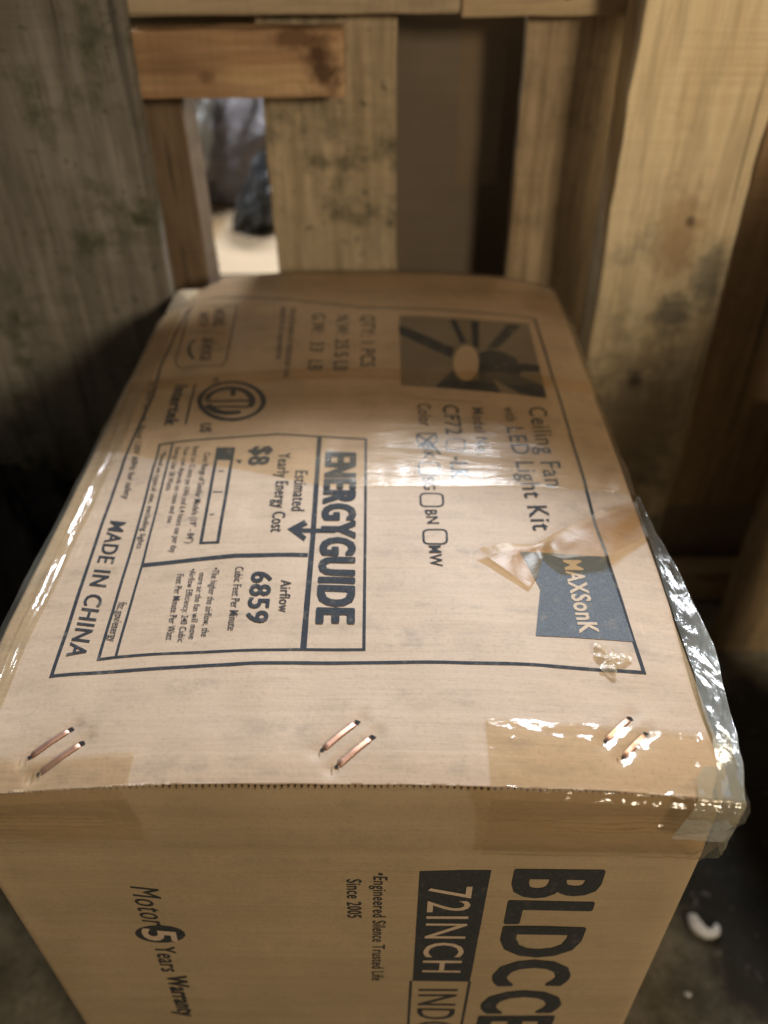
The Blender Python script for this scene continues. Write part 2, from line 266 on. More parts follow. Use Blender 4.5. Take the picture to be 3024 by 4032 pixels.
TOP_LINES=[([(-0.1563, 0.0658), (-0.1648, 0.1822), (-0.1705, 0.275), (-0.1693, 0.3646), (-0.1745, 0.412), (-0.1748, 0.482), (-0.173, 0.5607), (-0.0947, 0.5382),
   (-0.0054, 0.5115), (0.1669, 0.5044), (0.1673, 0.3851), (0.1678, 0.3467), (0.1675, 0.2437), (0.1659, 0.1996), (0.1672, 0.1704), (0.1682, 0.0931),
   (0.1684, 0.0705), (0.1079, 0.0701), (0.0104, 0.0694), (-0.045, 0.0691)],
  0.0022, 'ink', True),
 ([(-0.1472, 0.2914), (-0.1361, 0.2919), (-0.0995, 0.2918), (-0.0575, 0.2922), (-0.0248, 0.2881), (0.0105, 0.285), (0.013, 0.1686), (0.0147, 0.0787),
   (-0.0196, 0.0787), (-0.0643, 0.0784), (-0.1028, 0.0779), (-0.1234, 0.0772), (-0.1329, 0.0762), (-0.1377, 0.1687)],
  0.0018, 'ink', True),
 ([(-0.137, 0.2911), (-0.1269, 0.155), (-0.1234, 0.0772)], 0.0016, 'ink', False),
 ([(-0.0243, 0.2877), (-0.0206, 0.1714), (-0.0188, 0.0789)], 0.0034, 'ink', False),
 ([(-0.0224, 0.1557), (-0.0684, 0.1564), (-0.103, 0.1541), (-0.1268, 0.1525)], 0.0036, 'ink', False),
 ([(-0.0998, 0.2781), (-0.0877, 0.2769), (-0.0816, 0.1702), (-0.0928, 0.1709)], 0.0022, 'ink', True),
 ([(-0.0944, 0.2489), (-0.0904, 0.2486)], 0.001, 'ink', False), ([(-0.0942, 0.2247), (-0.0873, 0.2241)], 0.001, 'ink', False),
 ([(-0.0922, 0.1996), (-0.0889, 0.1993)], 0.001, 'ink', False), ([(-0.0064, 0.1794), (-0.0306, 0.1794)], 0.0044, 'ink', False),
 ([(-0.1726, 0.5415), (-0.1227, 0.5272), (-0.1157, 0.4158), (-0.1176, 0.4046), (-0.156, 0.4107), (-0.1624, 0.4201)], 0.0012, 'ink', True),
 ([(-0.1613, 0.4811), (-0.1265, 0.4704)], 0.001, 'ink', False),
 ([(-0.153, 0.4623), (-0.1555, 0.4548), (-0.1549, 0.4453), (-0.1515, 0.4328), (-0.146, 0.4227)], 0.0028, 'ink', False),
 ([(-0.1363, 0.3788), (-0.1318, 0.3154)], 0.0018, 'ink', False), ([(0.0475, 0.3446), (0.102, 0.3419)], 0.0008, 'ink', False),
 ([(0.0635, 0.2837), (0.063, 0.2822), (0.0618, 0.2811), (0.0601, 0.2807), (0.0518, 0.2803), (0.0502, 0.2806), (0.0491, 0.2816), (0.0487, 0.283),
   (0.0486, 0.2904), (0.0491, 0.2918), (0.0503, 0.293), (0.052, 0.2934), (0.0604, 0.2938), (0.062, 0.2935), (0.0632, 0.2924), (0.0636, 0.291)],
  0.0014, 'ink', True),
 ([(0.0637, 0.2441), (0.0632, 0.2424), (0.062, 0.2411), (0.0604, 0.2406), (0.0523, 0.2403), (0.0507, 0.2407), (0.0496, 0.2419), (0.0492, 0.2435),
   (0.0492, 0.2522), (0.0497, 0.2539), (0.0509, 0.2552), (0.0526, 0.2557), (0.0608, 0.256), (0.0624, 0.2556), (0.0636, 0.2544), (0.0639, 0.2527)],
  0.0014, 'ink', True),
 ([(0.0646, 0.2084), (0.0641, 0.2068), (0.0628, 0.2055), (0.0611, 0.205), (0.0527, 0.2047), (0.051, 0.2051), (0.0498, 0.2062), (0.0494, 0.2078),
   (0.0494, 0.2161), (0.0499, 0.2177), (0.0512, 0.219), (0.0529, 0.2195), (0.0616, 0.2198), (0.0633, 0.2195), (0.0645, 0.2183), (0.0648, 0.2167)],
  0.0014, 'ink', True),
 ([(0.0652, 0.1703), (0.0646, 0.1688), (0.0634, 0.1676), (0.0617, 0.1671), (0.0535, 0.1669), (0.0518, 0.1672), (0.0507, 0.1683), (0.0503, 0.1698),
   (0.0503, 0.1777), (0.0508, 0.1792), (0.0521, 0.1804), (0.0538, 0.1809), (0.0622, 0.1812), (0.0639, 0.1809), (0.065, 0.1798), (0.0654, 0.1782)],
  0.0014, 'ink', True),
 ([(0.084, 0.2764), (0.0835, 0.2748), (0.0824, 0.2736), (0.0808, 0.2731), (0.0732, 0.2726), (0.0717, 0.2729), (0.0707, 0.274), (0.0704, 0.2756),
   (0.0706, 0.2837), (0.0711, 0.2853), (0.0723, 0.2865), (0.0738, 0.2871), (0.0816, 0.2876), (0.0831, 0.2873), (0.0841, 0.2862), (0.0844, 0.2846)],
  0.0013, 'ink', True),
 ([(0.0483, 0.2916), (0.0586, 0.2822), (0.0652, 0.2667)], 0.0022, 'ink', False),
 ([(0.0497, 0.2754), (0.0578, 0.287), (0.0632, 0.2939)], 0.002, 'ink', False),
 ([(-0.0735, 0.3427), (-0.0733, 0.3383), (-0.0737, 0.334), (-0.0747, 0.3301), (-0.0763, 0.3265), (-0.0785, 0.3234), (-0.0812, 0.3209),
   (-0.0843, 0.319), (-0.0878, 0.3177), (-0.0915, 0.3171), (-0.0955, 0.3171), (-0.0996, 0.3179), (-0.1037, 0.3194), (-0.1077, 0.3215),
   (-0.1116, 0.3242), (-0.1153, 0.3275), (-0.1186, 0.3312), (-0.1214, 0.3354), (-0.1238, 0.3398), (-0.1257, 0.3444), (-0.1269, 0.3491),
   (-0.1274, 0.3537), (-0.1272, 0.3582), (-0.1264, 0.3623), (-0.1249, 0.3661), (-0.1227, 0.3693), (-0.1199, 0.372), (-0.1167, 0.374),
   (-0.1129, 0.3753), (-0.1089, 0.3758), (-0.1046, 0.3756), (-0.1002, 0.3747), (-0.0959, 0.373), (-0.0916, 0.3707), (-0.0876, 0.3678),
   (-0.084, 0.3644), (-0.0808, 0.3605), (-0.078, 0.3563), (-0.0759, 0.3518), (-0.0744, 0.3473)],
  0.0042, 'ink', True),
 ([(-0.1211, 0.3503), (-0.1212, 0.3521), (-0.1211, 0.3538), (-0.1209, 0.3555), (-0.1205, 0.3571), (-0.12, 0.3586), (-0.1193, 0.36), (-0.1185, 0.3613),
   (-0.1175, 0.3625), (-0.1164, 0.3635), (-0.1152, 0.3644), (-0.1138, 0.3652), (-0.1124, 0.3658), (-0.1109, 0.3662), (-0.1093, 0.3665),
   (-0.1076, 0.3666), (-0.1059, 0.3665), (-0.1042, 0.3663), (-0.1024, 0.366), (-0.1007, 0.3654), (-0.0989, 0.3647), (-0.0972, 0.3639),
   (-0.0955, 0.3629), (-0.0939, 0.3618), (-0.0923, 0.3606), (-0.0909, 0.3593), (-0.0895, 0.3578), (-0.0882, 0.3563), (-0.087, 0.3547),
   (-0.086, 0.353), (-0.0851, 0.3513), (-0.0843, 0.3496), (-0.0837, 0.3478), (-0.0832, 0.346), (-0.0829, 0.3442), (-0.0827, 0.3425),
   (-0.0827, 0.3407), (-0.0828, 0.3391), (-0.083, 0.3375), (-0.0834, 0.3359), (-0.084, 0.3344)],
  0.0052, 'ink', False),
 ([(-0.09, 0.3281), (-0.0907, 0.3278), (-0.0915, 0.3275), (-0.0922, 0.3273), (-0.093, 0.3271), (-0.0938, 0.327), (-0.0946, 0.3269), (-0.0954, 0.3268),
   (-0.0962, 0.3268), (-0.0971, 0.3268), (-0.0979, 0.3269), (-0.0988, 0.3269), (-0.0996, 0.3271), (-0.1005, 0.3272), (-0.1014, 0.3274),
   (-0.1022, 0.3276), (-0.1031, 0.3279), (-0.104, 0.3282), (-0.1048, 0.3285), (-0.1057, 0.3289), (-0.1065, 0.3293), (-0.1074, 0.3297),
   (-0.1082, 0.3302), (-0.109, 0.3307), (-0.1098, 0.3312), (-0.1106, 0.3317), (-0.1113, 0.3323), (-0.1121, 0.3329), (-0.1128, 0.3335),
   (-0.1134, 0.3342), (-0.1141, 0.3349), (-0.1147, 0.3356), (-0.1153, 0.3363), (-0.1159, 0.337), (-0.1164, 0.3377), (-0.1169, 0.3385),
   (-0.1174, 0.3392), (-0.1178, 0.34), (-0.1182, 0.3408), (-0.1186, 0.3416), (-0.1189, 0.3423)],
  0.0056, 'ink', False),
 ([(-0.1218, 0.3477), (-0.084, 0.3441)], 0.003, 'ink', False), ([(-0.1185, 0.3387), (-0.0844, 0.3347)], 0.003, 'ink', False),
 ([(-0.1015, 0.3633), (-0.1, 0.3533)], 0.004, 'ink', False)]
FRONT_LINES=[([(0.0421, -0.2435), (0.0398, -0.4204), (0.078, -0.4194), (0.0812, -0.243)], 0.0018, 'ink', False)]
TOP_POLYS=[([(-0.0379, 0.1807), (-0.0275, 0.1901), (-0.0248, 0.1852), (-0.029, 0.1817), (-0.0286, 0.1772), (-0.0247, 0.1731), (-0.0261, 0.1688)], 'ink'),
 ([(-0.1, 0.279), (-0.0868, 0.2777), (-0.0856, 0.2618), (-0.0987, 0.2638)], 'ink'), ([(-0.0839, 0.262), (-0.0787, 0.2612), (-0.0806, 0.2567)], 'ink'),
 ([(0.0367, 0.4931), (0.1593, 0.492), (0.1568, 0.3559), (0.0374, 0.3648)], 'tint'),
 ([(0.1065, 0.4246), (0.1182, 0.4342), (0.1288, 0.4302), (0.1386, 0.4206), (0.1414, 0.3994), (0.1377, 0.3862), (0.1182, 0.3791), (0.1029, 0.3812)],
  'dark'),
 ([(0.036, 0.4739), (0.0854, 0.4336), (0.0816, 0.4141), (0.0365, 0.4554)], 'dark'),
 ([(0.0839, 0.4869), (0.0898, 0.4889), (0.097, 0.4441), (0.0913, 0.4412)], 'dark'),
 ([(0.1041, 0.4868), (0.1117, 0.4878), (0.1072, 0.4338), (0.1021, 0.4377)], 'dark'),
 ([(0.1382, 0.4861), (0.1512, 0.4875), (0.1463, 0.4764), (0.1239, 0.4362), (0.1139, 0.4347)], 'dark'),
 ([(0.1406, 0.41), (0.1585, 0.4114), (0.1572, 0.3982), (0.139, 0.3969)], 'dark'),
 ([(0.0808, 0.3915), (0.087, 0.3899), (0.0902, 0.3758), (0.0974, 0.3766), (0.1136, 0.3846), (0.1192, 0.3584), (0.0651, 0.3629)], 'dark'),
 ([(0.1161, 0.3788), (0.138, 0.3883), (0.1571, 0.3756), (0.1568, 0.3559), (0.1364, 0.359)], 'dark'),
 ([(0.1047, 0.4071), (0.1042, 0.4023), (0.1034, 0.3976), (0.1024, 0.3931), (0.1012, 0.389), (0.0998, 0.3853), (0.0983, 0.3822), (0.0967, 0.3796),
   (0.0951, 0.3777), (0.0934, 0.3765), (0.0917, 0.376), (0.0901, 0.3762), (0.0886, 0.3771), (0.0872, 0.3787), (0.0859, 0.381), (0.0848, 0.3838),
   (0.0839, 0.3873), (0.0833, 0.3912), (0.0829, 0.3955), (0.0828, 0.4001), (0.0829, 0.4049), (0.0834, 0.4097), (0.084, 0.4145), (0.085, 0.4192),
   (0.0861, 0.4236), (0.0875, 0.4275), (0.089, 0.431), (0.0907, 0.4338), (0.0925, 0.436), (0.0943, 0.4374), (0.096, 0.438), (0.0978, 0.4378),
   (0.0994, 0.4367), (0.1009, 0.435), (0.1022, 0.4324), (0.1033, 0.4293), (0.1041, 0.4255), (0.1047, 0.4213), (0.105, 0.4168), (0.105, 0.412)],
  'kraft'),
 ([(0.111, 0.1626), (0.1659, 0.1642), (0.168, 0.093), (0.1114, 0.0918), (0.1192, 0.1292)], 'logo')]
FRONT_POLYS=[([(0.0454, -0.0981), (0.085, -0.0973), (0.0812, -0.243), (0.0432, -0.2435)], 'ink'),
 ([(-0.0981, -0.1773), (-0.0986, -0.1792), (-0.0995, -0.1811), (-0.1007, -0.1829), (-0.1023, -0.1846), (-0.1042, -0.1861), (-0.1063, -0.1873),
   (-0.1086, -0.1884), (-0.111, -0.1892), (-0.1135, -0.1896), (-0.116, -0.1898), (-0.1185, -0.1897), (-0.1209, -0.1893), (-0.123, -0.1885),
   (-0.125, -0.1875), (-0.1266, -0.1863), (-0.1279, -0.1848), (-0.1289, -0.1832), (-0.1295, -0.1814), (-0.1297, -0.1796), (-0.1295, -0.1777),
   (-0.1289, -0.1758), (-0.128, -0.1739), (-0.1267, -0.1722), (-0.1251, -0.1705), (-0.1232, -0.1691), (-0.1211, -0.1679), (-0.1189, -0.1669),
   (-0.1165, -0.1661), (-0.114, -0.1657), (-0.1116, -0.1655), (-0.1092, -0.1656), (-0.1069, -0.1661), (-0.1048, -0.1667), (-0.1029, -0.1677),
   (-0.1012, -0.1689), (-0.0999, -0.1703), (-0.0989, -0.1719), (-0.0982, -0.1736), (-0.098, -0.1754)],
  'ink')]
STAPLES=[[(0.0122, 0.0304), (-0.0039, 0.0153)],
 [(0.0201, 0.0217), (0.0036, 0.0066)],
 [(-0.1344, 0.0296), (-0.1512, 0.0156)],
 [(-0.1262, 0.0212), (-0.1437, 0.0066)],
 [(0.1534, 0.0393), (0.138, 0.0246)],
 [(0.1598, 0.0302), (0.1452, 0.016)]]
# ---------------------------------------------------------------- the setting
FLOOR = -0.62
m, nt, out = nmat('concrete'); v = coords(nt)
col = mix(nt, ramp(nt, noise(nt, v, 14, 7, .7), (.35, 0.), (.65, 1.)), (.075, .064, .042), (.21, .185, .135))
col = mix(nt, ramp(nt, noise(nt, v, 160, 4, .7), (.50, 0.), (.72, .7)), col, (.05, .045, .035))
sp = N(nt, 'ShaderNodeSeparateXYZ'); nt.links.new(v, sp.inputs[0])    # darker patch on the right
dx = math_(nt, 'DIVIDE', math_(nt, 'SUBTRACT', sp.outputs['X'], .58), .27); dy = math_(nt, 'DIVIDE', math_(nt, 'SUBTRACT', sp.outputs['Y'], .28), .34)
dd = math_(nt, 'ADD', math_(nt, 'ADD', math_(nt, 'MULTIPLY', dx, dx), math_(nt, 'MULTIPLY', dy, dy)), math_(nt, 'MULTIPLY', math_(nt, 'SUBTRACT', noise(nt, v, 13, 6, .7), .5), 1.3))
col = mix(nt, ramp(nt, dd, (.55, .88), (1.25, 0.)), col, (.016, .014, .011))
col = mix(nt, ramp(nt, noise(nt, v, 75, 3, .6), (.66, 0.), (.71, .8)), col, (.16, .14, .11))
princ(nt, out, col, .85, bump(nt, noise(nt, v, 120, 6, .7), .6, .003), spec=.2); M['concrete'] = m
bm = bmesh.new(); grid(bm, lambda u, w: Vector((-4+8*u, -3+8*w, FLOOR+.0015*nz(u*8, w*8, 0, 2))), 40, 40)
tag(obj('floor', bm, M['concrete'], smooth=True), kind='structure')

tag(board('added_shade_panel', .62, .66, -.20, .36, FLOOR, .235, M['concrete'], None, seed=2), kind='structure')  # unseen panel added to shade the lower beam and the right floor

# ---------------------------------------------------------------- the pallet behind the carton
pal = thing('wooden_pallet', 'weathered wooden pallet standing on edge behind the taped carton', 'pallet', (0, .66, FLOOR))
def pboard(name, x0, x1, y0, y1, z0, z1, mat, parent=None, **k):
    o = board(name, x0, x1, y0, y1, z0, z1, mat, None, **k)
    if parent: o.parent = parent; o.location = o.location - parent.location
    return o
TOPZ = .405
tan = (.42, .29, .15)
pboard('plank', -.099, .0345, .662, .680, FLOOR, TOPZ-.09, wood('wood_spotted', (.46, .355, .225), (.33, .25, .15), 'z', .85, .35, 3, mscale=26), pal, seed=3)
pboard('plank', .1585, .262, .668, .688, FLOOR, TOPZ-.06, wood('wood_brown', (.41, .30, .18), (.26, .18, .10), 'z', .35, .8, 11), pal, seed=5)
pboard('block', -.212, -.014, .622, .658, .1605, .2165, wood('wood_reddish', (.52, .34, .185), (.35, .20, .10), 'x', .0, .5, 21, knots=.5, spots=((.078, .022, .020, .030, (.06, .026, .012), .9), (.055, .050, .035, .010, (.10, .045, .02), .8), (-.03, .018, .012, .008, (.10, .045, .02), .6))), pal, seed=8, rough=.003)
pboard('post', -.240, -.180, .664, .730, FLOOR, .158, wood('wood_dark', (.20, .135, .08), (.12, .08, .045), 'z', .2, .4, 31), pal, seed=9)
pboard('rail', -.212, .092, .640, .660, .2255, TOPZ-.07, wood('wood_tan', (.45, .345, .22), (.33, .245, .15), 'x', .15, .3, 41), pal, seed=12)
pboard('rail', .0945, .30, .646, .666, .2215, TOPZ-.05, wood('wood_pale_rail', (.50, .37, .22), (.36, .255, .14), 'x', .2, .3, 43), pal, seed=14, rough=.004)
pboard('stringer', -.60, .0, .690, .728, .200, TOPZ-.08, wood('wood_grey_brown', (.22, .16, .09), (.14, .10, .055), 'x', .3, .4, 47), pal, seed=15)  # extended downwards to stop light leaking through the slot above the block

beam = board('wooden_beam', .2475, .3765, .585, .645, FLOOR, TOPZ-.035, wood('wood_pale_beam', (.86, .69, .43), (.72, .54, .31), 'z', .75, .25, 52, knots=.75, mouldc=(.12, .115, .09), mscale=16, foot=(.62, .80), spots=((.0, .43, .10, .16, (.17, .14, .09), .75), (.005, .655, .030, .055, (.30, .19, .10), .75), (.012, .675, .006, .008, (.10, .06, .035), .9), (-.01, .50, .012, .016, (.05, .04, .028), .85), (.045, .615, .022, .05, (.10, .10, .08), .75), (.015, .575, .028, .03, (.09, .09, .07), .7))), None, seed=17, rough=.0026, tilt=-.004)  # the wide low spot paints shade into the lower beam's colour
tag(beam, 'pale thick timber post with black mould and painted-in shade near its foot, beside the carton', 'timber post')
gp = board('grey_plank', -.62, -.212, .592, .612, FLOOR, TOPZ-.02, wood('wood_grey_mouldy', (.245, .215, .175), (.15, .13, .105), 'z', 1.0, .5, 61, mouldc=(.045, .052, .026), mscale=34), None, seed=19, tilt=.012)
tag(gp, 'wide weathered grey plank with green mould standing left of the opening', 'plank')

pal2 = thing('wooden_pallet', 'dark pallet in the shade to the right of the pale timber post', 'pallet', (.55, .7, FLOOR))
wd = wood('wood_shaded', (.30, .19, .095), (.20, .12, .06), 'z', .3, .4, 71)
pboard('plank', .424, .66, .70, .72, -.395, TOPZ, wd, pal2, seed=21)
pboard('rail', .43, .90, .722, .76, -.612, -.552, wood('wood_foot_rail', (.34, .24, .13), (.22, .15, .08), 'x', .3, .4, 73), pal2, seed=22)
pboard('plank', .52, .70, .62, .642, FLOOR, -.19, wood('wood_front_slat', (.32, .22, .12), (.20, .14, .075), 'z', .4, .4, 75), pal2, seed=23)

m, nt, out = nmat('rusty_nail'); princ(nt, out, mix(nt, noise(nt, coords(nt), 500, 4), (.05, .03, .02), (.16, .09, .05)), .6, metal=.6); M['nail'] = m
def nail(x, y, z, parent, r=.0034):
    bm = bmesh.new(); bmesh.ops.create_cone(bm, cap_ends=True, segments=14, radius1=r, radius2=r*.85, depth=.0022, matrix=Matrix.Rotation(math.radians(90), 4, 'X'))
    o = obj('nail', bm, M['nail'], parent); o.location = Vector((x, y, z))-parent.location
for x, y, z in ((-.06, .6385, .242), (-.02, .6385, .262), (.01, .6385, .244), (.19, .6445, .238), (.225, .6445, .258), (-.150, .6385, .25)): nail(x, y, z, pal)
# goods seen through and behind the pallet
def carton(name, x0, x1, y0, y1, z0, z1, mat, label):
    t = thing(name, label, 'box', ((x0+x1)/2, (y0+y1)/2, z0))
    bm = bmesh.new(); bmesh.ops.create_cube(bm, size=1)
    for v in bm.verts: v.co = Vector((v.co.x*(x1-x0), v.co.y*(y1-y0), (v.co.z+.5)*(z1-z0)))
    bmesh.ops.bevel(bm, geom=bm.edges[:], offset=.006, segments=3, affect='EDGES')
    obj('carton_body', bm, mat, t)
    bm = bmesh.new()
    grid(bm, lambda u, w: Vector((-.024+.048*u, (y0-y1)/2*(1.0)-.0012 if w < .5 else (w-.5)*(y1-y0)-(y1-y0)/2, (z1-z0)*(.7+.6*w)+.0 if w < .5 else z1-z0+.0012)), 4, 8)
    obj('packing_tape', bm, M['tape'], t); return t
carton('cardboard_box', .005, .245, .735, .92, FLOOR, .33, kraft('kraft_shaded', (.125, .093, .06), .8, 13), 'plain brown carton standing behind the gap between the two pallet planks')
carton('cardboard_box', .43, 1.15, .80, 1.15, FLOOR, .34, kraft('kraft_light_blocker', (.16, .11, .065), .8, 23), 'added dark carton that blocks stray light behind the right pallet')  # added carton, stops light from behind and keeps this gap dark
carton('cardboard_box', -.52, -.06, .98, 1.5, FLOOR, -.165, kraft('kraft_bright', (.30, .215, .13), .3, 17), 'bright tan carton lying beyond the opening in the pallet')

# stretch-wrapped bundle on that carton
def lump(u, w, c, r, seed, squash=(1, 1, 1), amp=.25, fr=9):
    a, b = u*2*math.pi, (w-.5)*math.pi
    d = Vector((math.cos(a)*math.cos(b), math.sin(a)*math.cos(b), math.sin(b)))
    k = 1+amp*nz(d.x, d.y, d.z, fr*.3, seed)+amp*.35*nz(d.x, d.y, d.z, fr, seed+2)
    return Vector((d.x*squash[0], d.y*squash[1], d.z*squash[2]))*r*k + Vector(c)
def wrapm(name, c, rough, sc, bs=.9, bd=.01, spec=.6, crumple=0):
    m, nt, out = nmat(name); v = coords(nt, sc, (.3, .5, .2))
    n1 = noise(nt, v, 1, 5, .6, 1.2)
    hh = n1
    if crumple:
        vo = N(nt, 'ShaderNodeTexVoronoi'); nt.links.new(coords(nt, (1, 1, .55)), vo.inputs['Vector']); vo.inputs['Scale'].default_value = crumple
        hh = math_(nt, 'ADD', n1, math_(nt, 'MULTIPLY', vo.outputs['Distance'], 1.3))
    princ(nt, out, mix(nt, ramp(nt, n1, (.35, 0.), (.7, 1.)), [k*.7 for k in c], c), rough, bump(nt, hh, bs, bd), spec=spec); return m
def blob(name, label, cat, c, r, seed, mat, squash, amp=.2, fr=9):
    bm = bmesh.new(); grid(bm, lambda u, w: lump(u, w, (0, 0, 0), r, seed, squash, amp, fr), 72, 40)
    bmesh.ops.remove_doubles(bm, verts=bm.verts[:], dist=1e-5)
    o = obj(name, bm, mat, None, True); o.location = c; return tag(o, label, cat)
blob('wrapped_bundle', 'black bundle in glossy crumpled stretch film seen through the pallet opening', 'bundle', (-.190, 1.19, -.115), .088, 4, wrapm('black_stretch_film', (.012, .015, .015), .10, (110, 110, 34), bs=1, bd=.03, spec=1.0), (.44, .62, 1.05), .22).rotation_euler = (0, math.radians(26), 0)
blob('wrapped_bundle', 'grey violet film wrapped bundle behind the black one in the opening', 'bundle', (-.250, 1.345, -.045), .125, 9, wrapm('grey_stretch_film', (.40, .36, .37), .22, (12, 12, 90), bs=1, bd=.03, crumple=22), (.66, .6, 1.15), .2).rotation_euler = (0, math.radians(24), 0)
blob('plastic_sheet', 'pale crumpled clear plastic sheet at the upper left of the opening', 'plastic sheet', (-.300, 1.25, -.01), .07, 13, wrapm('pale_plastic_film', (.80, .81, .80), .12, (40, 40, 16), bs=1, bd=.03, crumple=40), (.40, .5, 1.5), .3).rotation_euler = (0, math.radians(12), 0)
blob('plastic_bag', 'dark crumpled bag standing in the shade at the foot of the grey plank', 'bag', (-.40, .50, -.42), .20, 21, wrapm('black_bag_film', (.018, .016, .022), .5, (18, 18, 9), spec=.3), (.55, .42, 1.05), .3)

# torn white foam on the floor
m, nt, out = nmat('white_foam'); v = coords(nt); princ(nt, out, mix(nt, noise(nt, v, 130, 4), (.62, .58, .52), (.84, .81, .76)), .8, bump(nt, noise(nt, v, 220, 3), .6, .002)); M['foam'] = m
def foam(name, c, r, label, arc=230):
    bm = bmesh.new()
    def f(u, w):
        t = math.radians(-20+arc*u); a = w*2*math.pi; th = r*.74*(1.15-.72*u)*(.25+math.sin(math.pi*min(max(u, .02), .98))**.45*.8)
        d = 1+.38*nz(math.cos(a)*2, math.sin(a)*2, u*5, 1.2, 3)+.22*nz(math.cos(a)*2, math.sin(a)*2, u*9, 2.6, 5)
        return Vector(((r+th*d*math.cos(a))*math.cos(t), (r+th*d*math.cos(a))*math.sin(t)*.8, th*d*math.sin(a)*.8+r*.3+.12*r*nz(u*4, a, 0, 1.5, 9)))
    grid(bm, f, 28, 14); bmesh.ops.remove_doubles(bm, verts=bm.verts[:], dist=1e-5)
    o = obj(name, bm, M['foam'], None, True); o.location = c; o.rotation_euler.z = math.radians(-205); return tag(o, label, 'foam')
foam('foam_piece', (.386, .207, FLOOR+.002), .0125, 'curled white foam scrap lying on the dark floor right of the carton')
foam('foam_piece', (.347, .135, FLOOR+.001), .0022, 'tiny white crumb on the floor below the foam scrap', 300)

# ---------------------------------------------------------------- the carton
def htop(x, y):
    z = -0.0145*(abs(x)/.2)**2.3
    if y < .03: z -= .003*((.03-y)/.03)**2
    return z
box = thing('cardboard_box', 'big tan fan carton with printed top, copper staples and clear tape', 'box', (0, .3, FLOOR))
def B(bm, name, mat, smooth=False, parent=None):
    o = obj(name, bm, mat, None, smooth)
    for v in o.data.vertices: v.co -= box.location
    o.parent = parent or box; return o
def wall_noise(x, z): return .0022*nz(x, 0, z, 6, 2)+.0008*nz(x, 0, z, 25, 3) - .0022*math.exp(-((z+.0785)/.004)**2) + .0010*math.exp(-((z+.062)/.012)**2)
HB = -.021
def ring(u, z):
    """outline of the carton wall, corner radius r, parameter 0..1 around"""
    r = .007; x0, x1, y0, y1 = -.2, .2, .003, .602
    segs = [((x0+r, y0), (x1-r, y0)), ((x1, y0+r), (x1, y1-r)), ((x1-r, y1), (x0+r, y1)), ((x0, y1-r), (x0, y0+r))]
    return segs
bm = bmesh.new()
zs = [HB-(FLOOR*-1+HB)*(k/60)**1.15 for k in range(61)]
zs[-1] = FLOOR
outline = []
r = .008; x0, x1, y0, y1 = -.2, .2, .003, .602
for k in range(41): outline.append((x0+r+(x1-x0-2*r)*k/40, y0, 0))
for k in range(1, 6): a = math.radians(-90+18*k); outline.append((x1-r+r*math.cos(a), y0+r+r*math.sin(a), 1))
for k in range(1, 31): outline.append((x1, y0+r+(y1-y0-2*r)*k/30, 1))
for k in range(1, 6): a = math.radians(18*k); outline.append((x1-r+r*math.cos(a), y1-r+r*math.sin(a), 2))
for k in range(1, 21): outline.append((x1-r-(x1-x0-2*r)*k/20, y1, 2))
for k in range(1, 6): a = math.radians(90+18*k); outline.append((x0+r+r*math.cos(a), y1-r+r*math.sin(a), 3))
for k in range(1, 31): outline.append((x0, y1-r-(y1-y0-2*r)*k/30, 3))
for k in range(1, 5): a = math.radians(180+18*k); outline.append((x0+r+r*math.cos(a), y0+r+r*math.sin(a), 3))
rows = []
for z in zs:
    row = []
    for (x, y, side) in outline:
        d = wall_noise(x, z)-.003*max(0, 1-(HB-z)/.012) if side == 0 else .002*nz(x, y, z, 7, 4)
        # nibbled front right corner
        c = max(0, 1-math.hypot(x-.2, y)/.03)*max(0, 1-(HB-z)/.06)
        row.append(bm.verts.new((x-c*.003, y-(d if side == 0 else 0), z)))
    rows.append(row)
n = len(outline)
for a, b in zip(rows, rows[1:]):
    for k in range(n): bm.faces.new((a[k], a[(k+1) % n], b[(k+1) % n], b[k]))
bm.faces.new(rows[0][::-1]); bm.faces.new(rows[-1])
B(bm, 'carton_body', M['kraft_front_dimmed'], True)

def xr(y):   # right edge of the top flap
    return .1985-.0055*math.exp(-((y-.05)/.06)**2)-.010*max(0, 1-max(y, 0)/.028)**2
def fe(x):   # front edge of the top flap
    return -.0012-.0014*math.sin(x*9+1)+.0016*nz(x, 0, 0, 14, 3)+.0007*nz(x, 0, 0, 90, 8)
NB = .0008
def stdent(x, y):   # each staple has bitten a small dent into the board
    if y > .06: return 0
    s = 0
    for (a, b) in STAPLES:
        a, b = Vector(a), Vector(b); d = b-a; t = max(-.15, min(1.15, (Vector((x, y))-a).dot(d)/d.length_squared)); q = (Vector((x, y))-a-d*t).length
        s = max(s, math.exp(-(q/.0034)**2)*(.7+.5*abs(2*t-1)))
    return s
def surf(x, y): return -.0011*stdent(x, y)+NB*nz(x, y, 0, 30, 6)+.0013*nz(x, y, 0, 9, 16)-.0009*max(0, nz(x, y, 0, 22, 26)-.28)*3
